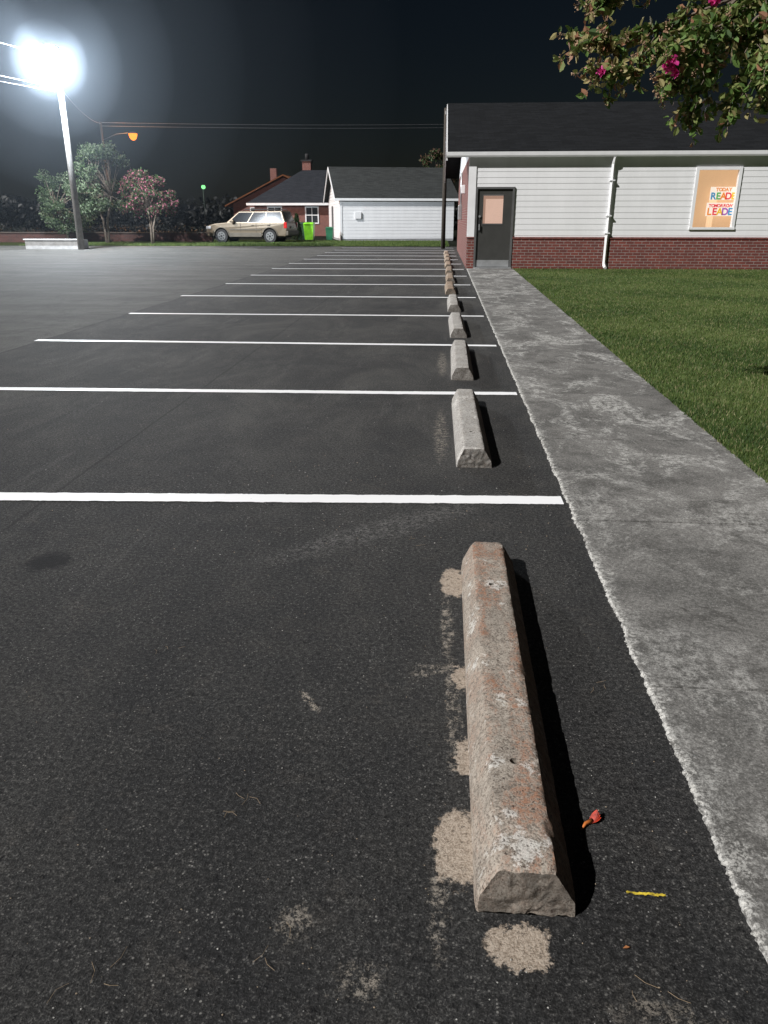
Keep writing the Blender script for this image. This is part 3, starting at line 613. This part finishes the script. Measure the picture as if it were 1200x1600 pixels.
lg=leafm('leaf_green',(.05,.085,.03)); ld=leafm('leaf_dark_green',(.025,.045,.018)); lp=leafm('leaf_pink',(.34,.11,.15)); lbr=leafm('leaf_brownish',(.12,.075,.05)); ly=leafm('leaf_pale',(.16,.20,.12))
small_tree('flowering_crape_myrtle',(-15.6,43.2,0),3.45,2.9,3,40,8000,.11,[lg,lp,lbr,ld],[.38,.30,.12,.2],.45)
small_tree('small_tree',(-18.5,44.2,0),4.9,3.4,3,50,9000,.12,[ly,lg,ld],[.5,.35,.15],.28)
small_tree('garden_tree',(-21.3,45.5,0),3.6,3.6,3,34,6000,.12,[ly,lg,ld],[.25,.5,.25],.2)
small_tree('backyard_tree',(-.6,66,0),6.3,3.4,2,26,3200,.2,[lbr,lg,ld],[.5,.3,.2],.45)
e=empty('conifer_shrub'); n=3500; zz=rng.random(n)**.8; a=rng.random(n)*6.283; rr=.42*(1-zz*.9)*np.sqrt(rng.random(n)); P=np.c_[-8.75+rr*np.cos(a),49.3+rr*np.sin(a),.1+1.45*zz]
tube_obj('trunk',[(-8.75,49.3,0),(-8.75,49.3,1.2)],[.04,.02],M['bark'],e); leaves('needles',P,rng.uniform(.05,.12,n),[ld,lg],rng.integers(0,2,n),e,-.6,.4)
def hedge(name,specs,mats,ls):
    P=np.concatenate([blob_pts(c,r,n,.2) for c,r,n in specs]); P=P[P[:,2]>0]
    e=empty(name); leaves('foliage',P,rng.uniform(ls*.7,ls*1.4,len(P)),mats,rng.integers(0,len(mats),len(P)),e,.1,.7); return e
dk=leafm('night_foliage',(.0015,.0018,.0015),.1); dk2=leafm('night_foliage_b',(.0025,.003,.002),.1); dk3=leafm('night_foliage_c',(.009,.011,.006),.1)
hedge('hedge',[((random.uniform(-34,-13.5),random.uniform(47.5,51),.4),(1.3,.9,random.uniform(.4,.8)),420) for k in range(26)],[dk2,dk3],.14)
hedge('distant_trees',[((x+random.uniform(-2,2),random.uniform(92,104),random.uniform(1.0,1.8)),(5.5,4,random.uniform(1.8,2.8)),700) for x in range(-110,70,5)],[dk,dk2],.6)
e=empty('low_brick_wall'); box('courses',-33,-13.2,46.4,46.65,0,.52,brick('dull_brick',False,(.09,.03,.022),(.05,.018,.015),(.08,.07,.06)),e); box('coping',-33.05,-13.15,46.35,46.7,.52,.58,simple('coping',(.08,.06,.05)),e)
e=empty('white_concrete_planter',(-17.9,36.9,0))
for nm,a in (('front',(-1.35,1.35,-.35,-.27,0,.40)),('back',(-1.35,1.35,.27,.35,0,.40)),('left',(-1.35,-1.27,-.27,.27,0,.40)),('right',(1.27,1.35,-.27,.27,0,.40)),('soil',(-1.27,1.27,-.27,.27,.2,.33))):
    box(nm,*a,simple('planter_'+nm,(.5,.5,.5) if nm!='soil' else (.05,.03,.02)),e)
box('rim',-1.4,1.4,-.40,-.27,.401,.45,M['trim'],e)
e=empty('lawn_chair',(-21.6,37.6,0),.4)
for nm,a in (('seat',(-.28,.28,-.28,.28,.38,.42)),('backrest',(-.28,.28,.26,.30,.42,.95)),('leg_1',(-.28,-.23,-.28,-.23,0,.38)),('leg_2',(.23,.28,-.28,-.23,0,.38)),('leg_3',(-.28,-.23,.23,.28,0,.38)),('leg_4',(.23,.28,.23,.28,0,.38)),('arm_1',(-.32,-.27,-.28,.3,.6,.64)),('arm_2',(.27,.32,-.28,.3,.6,.64))): box(nm,*a,M['trim'],e)

# ---------------------------------------------------------------- street lamps
S=empty('street_lamp')
tube_obj('pole',[(-16.45,36.25,-.1),(-16.45,36.25,4),(-16.45,36.25,7.9)],[.16,.13,.10],M['wood'],S,14)
tube_obj('arm',[(-16.45,36.2,7.35),(-16.42,35.9,7.75),(-16.36,35.55,7.85)],[.035]*3,M['metal'],S)
def ellips(name,c,r,mat,parent,z0=-1,z1=1,nu=20,nv=10):
    V=[];F=[]
    for j in range(nv+1):
        t_=z0+(z1-z0)*j/nv; q=math.sqrt(max(0,1-t_*t_))
        for i in range(nu): a=6.2832*i/nu; V.append((c[0]+r[0]*q*math.cos(a),c[1]+r[1]*q*math.sin(a),c[2]+r[2]*t_))
    for j in range(nv):
        for i in range(nu): F.append((j*nu+i,j*nu+(i+1)%nu,(j+1)*nu+(i+1)%nu,(j+1)*nu+i))
    return mesh_obj(name,V,F,mat,parent,smooth=True)
ellips('head_housing',(-16.32,35.35,7.92),(.26,.42,.10),M['metal'],S,0,1); ellips('lens',(-16.32,35.35,7.90),(.34,.42,.42),emis('lamp_glow',(.93,.97,1),80),S,-1,-.02)
def point(name,loc,p,col,r,par):
    l=bpy.data.lights.new(name,'POINT'); l.energy=p; l.color=col; l.shadow_soft_size=r; o=bpy.data.objects.new(name,l); o.location=loc; return link(o,par)
point('bulb',(-16.32,35.15,7.35),11500,(.84,.92,1),.15,S)
S2=empty('orange_street_lamp'); tube_obj('pole',[(-22.3,54.4,-.1),(-22.3,54.4,7.2)],[.10,.07],simple('black_pole',(.010,.009,.008),.9),S2,10)
tube_obj('arm',[(-22.3,54.4,6.1),(-21.2,54.1,6.45),(-20.15,53.85,6.5)],[.025]*3,M['dark'],S2)
ellips('head_housing',(-20.0,53.8,6.46),(.20,.18,.08),M['dark'],S2,0,1); ellips('lens',(-20.0,53.8,6.44),(.27,.24,.42),emis('sodium_glow',(1,.23,.015),2.4),S2,-1,-.02)
point('bulb',(-20.0,53.5,5.8),1400,(1,.38,.07),.12,S2)
S3=empty('green_yard_lamp'); tube_obj('pole',[(-23.3,80,-.1),(-23.3,80,4.2)],[.05,.04],M['dark'],S3); ellips('lens',(-23.2,79.8,4.15),(.2,.2,.2),emis('mercury_glow',(.25,.95,.30),1.6),S3)
ellips('cap',(-23.2,79.8,4.3),(.2,.2,.07),M['dark'],S3,0,1); point('bulb',(-23.2,79.0,3.7),60,(.4,1,.5),.1,S3)
def cable(name,a,b,sag,r,par,m='wired'):
    a,b=Vector(a),Vector(b); pts=[a.lerp(b,k/20)-Vector((0,0,4*sag*(k/20)*(1-k/20))) for k in range(21)]
    tube_obj(name,pts,[r]*21,M[m],par,6)
WL=empty('overhead_cables')
cable('cable_a',(-16.45,36.2,7.7),(-23,15,9.0),.3,.013,WL,'wire'); cable('cable_b',(-16.45,36.2,6.55),(-22.5,15,7.4),.25,.016,WL,'wire'); cable('cable_c',(-16.45,36.2,6.4),(-23.5,15,6.9),.2,.013,WL,'wire')
cable('cable_d',(-22.3,54.4,7.15),(12,74,9.0),.2,.016,WL); cable('cable_e',(-22.3,54.4,6.95),(12,74,8.75),.2,.016,WL)
cable('cable_g',(-16.45,36.2,6.6),(-22.3,54.4,7.1),.3,.010,WL)
e=empty('wooden_pole'); tube_obj('shaft',[(12,74,-.1),(12,74,9.3)],[.16,.12],M['wood'],e)
e=empty('wooden_pole'); tube_obj('shaft',[(-23,15,-.1),(-23,15,9.3)],[.16,.12],M['wood'],e)

# nested scatter spheres added to give the lit lamp a glow halo
HZ=empty('lamp_halo')
def halo_sphere(name,c,r,den):
    bm=bmesh.new(); bmesh.ops.create_icosphere(bm,subdivisions=5,radius=r); me=bpy.data.meshes.new(name); bm.to_mesh(me); bm.free()
    m=bpy.data.materials.new(name); m.use_nodes=True; nt=m.node_tree; nt.nodes.clear(); out=nt.nodes.new('ShaderNodeOutputMaterial'); v=nt.nodes.new('ShaderNodeVolumeScatter')
    v.inputs['Density'].default_value=den; v.inputs['Color'].default_value=(.74,.86,1,1); v.inputs['Anisotropy'].default_value=0; nt.links.new(v.outputs[0],out.inputs['Volume'])
    me.materials.append(m); o=bpy.data.objects.new(name,me); o.location=c; link(o,HZ)
hc=(-16.3,35.2,7.4)
halo_sphere('halo_1',hc,14.5,.00028); halo_sphere('halo_2',hc,11,.0004); halo_sphere('halo_3',hc,8,.0007); halo_sphere('halo_4',hc,5,.0014); halo_sphere('halo_5',hc,2.9,.0025); halo_sphere('halo_6',hc,1.5,.007)

# ---------------------------------------------------------------- foreground crape myrtle
T=empty('crape_myrtle_tree'); V=[];F=[]
fork=(3.55,6.0,1.25)
tube([(3.6,6.0,-.05),(3.62,6.0,.6),fork],[.085,.07,.06],10,V,F); tube([(3.75,6.1,-.05),(3.8,6.2,.9),(3.7,6.4,2.4),(3.9,6.6,3.6)],[.07,.06,.045,.02],10,V,F)
P0=(2.45,5.9,2.78); P1=(1.85,5.85,2.68)
br=[[fork,(3.1,5.95,2.3),P0,P1],[P1,(1.4,5.8,2.52),(1.05,5.8,2.42),(.90,5.8,2.46)],[P0,(1.95,5.8,2.55),(1.68,5.75,2.22),(1.60,5.75,1.98)],
    [P0,(2.15,5.8,2.5),(1.92,5.8,2.2),(1.84,5.8,2.06)],[P1,(1.45,5.8,2.76),(1.12,5.8,2.72),(1.0,5.8,2.66)],[P1,(1.5,5.8,2.45),(1.25,5.75,2.28),(1.02,5.75,2.24)],
    [P0,(2.35,5.8,2.5),(2.2,5.8,2.25),(2.12,5.8,2.12)],[P0,(2.3,5.9,2.95),(1.9,5.9,3.0),(1.4,5.9,2.95)],[P0,(2.0,5.7,2.7),(1.75,5.6,2.5),(1.45,5.6,2.38)],
    [fork,(3.3,6.2,2.6),(3.1,6.4,3.5),(2.6,6.4,4.0)],[(3.1,5.95,2.3),(2.8,5.8,2.45),(2.5,5.8,2.3),(2.3,5.8,2.2)],[(3.3,6.2,2.6),(3.8,6.0,3.2),(4.2,5.8,3.5)],[P0,(2.1,6.1,2.75),(1.9,6.2,2.5),(1.75,6.2,2.35)],
    [P1,(1.7,5.75,2.55),(1.55,5.7,2.32),(1.42,5.7,2.2)],[P0,(2.2,6.0,2.9),(1.95,6.0,2.7),(1.7,6.0,2.6)],[P0,(2.2,5.8,2.75),(2.0,5.7,2.55),(1.9,5.7,2.4)],[P0,(2.4,5.8,2.65),(2.25,5.75,2.55),(2.1,5.7,2.4)],[P0,(2.25,5.7,2.6),(2.05,5.6,2.42),(1.95,5.6,2.22)]]
LP=[];LM=[]; tips=[]
for bi,b in enumerate(br):
    r0=.04 if bi in(0,9) else .010; tube(b,[r0*(1-.75*k/(len(b)-1)) for k in range(len(b))],7,V,F)
    pts=[Vector(q) for q in b]
    nt_=18 if bi==0 else (60 if bi in (9,11) else 38)
    for k in range(nt_):
        s=(.15+.85*random.random())*(len(pts)-1) if bi else (1.6+1.4*random.random()); i=min(int(s),len(pts)-2); p=pts[i].lerp(pts[i+1],s-i)
        d=(pts[i+1]-pts[i]).normalized()*.6+Vector((random.uniform(-1,1),random.uniform(-1,1),random.uniform(-1,.75)))*.75
        l=random.uniform(.08,.22)*(1.8 if bi in(9,11) else 1); q1=p+d.normalized()*l*.5; q2=q1+(d.normalized()+Vector((0,0,-.3)))*l*.5
        tube([p,q1,q2],[.003,.002,.0012],4,V,F,caps=False); tips.append(q2)
        nl=random.randint(11,19)
        for j in range(nl):
            u=random.random(); c=p.lerp(q1,u*2) if u<.5 else q1.lerp(q2,u*2-1)
            LP.append(c+Vector((random.gauss(0,.012),random.gauss(0,.012),random.gauss(0,.012))))
            left=c.x<1.3; LM.append(random.choices((0,1,2,3,4),(3,2.4,1.1,.6,.35) if not left else (1.6,2,2.0,.9,1.0))[0])
mesh_obj('trunk_and_branches',V,F,M['bark'],T,smooth=True)
lm=[leafm('myrtle_green',(.13,.22,.055),.35),leafm('myrtle_olive',(.21,.25,.08),.35),leafm('myrtle_yellow',(.36,.31,.14),.35),leafm('myrtle_dark',(.06,.11,.033)),leafm('myrtle_rust',(.34,.17,.10),.3)]
leaves('leaves',np.array([tuple(q) for q in LP]),rng.uniform(.036,.074,len(LP)),lm,np.array(LM),T,.45,.58,.5)
pk=leafm('blossom_pink',(.85,.09,.38),.4); pk2=leafm('blossom_deep',(.68,.05,.30),.4); bud=leafm('seed_head',(.36,.24,.15),.1)
P=[];mi=[]
for c,r,n,kind in [((1.38,5.55,2.26),.046,170,0),((1.00,5.68,2.24),.024,60,0),((1.62,5.58,2.60),.030,60,0),((1.43,5.56,2.21),.02,30,0)]:
    P.append(blob_pts(c,(r,r,r*.9),n,0)); mi.append(rng.integers(0,2,n))
for q in tips:
    if q.x<1.45 or random.random()<.15:
        P.append(blob_pts(tuple(q),(.022,.022,.035),16,0)); mi.append(np.full(16,2))
P=np.concatenate(P);mi=np.concatenate(mi); leaves('blossoms_and_seed_heads',P,np.where(mi==2,rng.uniform(.008,.017,len(P)),rng.uniform(.016,.03,len(P))),[pk,pk2,bud],mi,T,0,.9,.8)

# ---------------------------------------------------------------- light and camera
d=Vector((1.06,.82,-1.12)).normalized()
sl=bpy.data.lights.new('sun','SUN'); sl.energy=5.0; sl.angle=R(.5); sl.color=(1,.985,.965); so=bpy.data.objects.new('sun',sl); so.rotation_euler=d.to_track_quat('-Z','Y').to_euler(); so.location=(-10,-7,14); link(so)
w=bpy.data.worlds.new('World'); scene.world=w; w.use_nodes=True; nt=w.node_tree; bg=nt.nodes['Background']
sk=nt.nodes.new('ShaderNodeTexSky'); sk.sky_type='NISHITA'; sk.sun_disc=False; sk.sun_elevation=math.asin(-d.z); sk.sun_rotation=math.atan2(-d.x,-d.y)
hs=nt.nodes.new('ShaderNodeHueSaturation'); hs.inputs['Saturation'].default_value=1.1; nt.links.new(sk.outputs[0],hs.inputs['Color']); nt.links.new(hs.outputs[0],bg.inputs[0]); bg.inputs[1].default_value=.002
cam=bpy.data.cameras.new('camera'); cam.sensor_fit='VERTICAL'; cam.sensor_height=36; cam.sensor_width=27; cam.lens=27.05; cam.clip_end=1500; cam.clip_start=.05
co=bpy.data.objects.new('camera',cam); co.location=(0,0,1.37); co.rotation_euler=(R(90-20.94),0,R(4)); link(co); scene.camera=co
scene.view_settings.view_transform='Standard'; scene.view_settings.look='None'; scene.view_settings.exposure=0
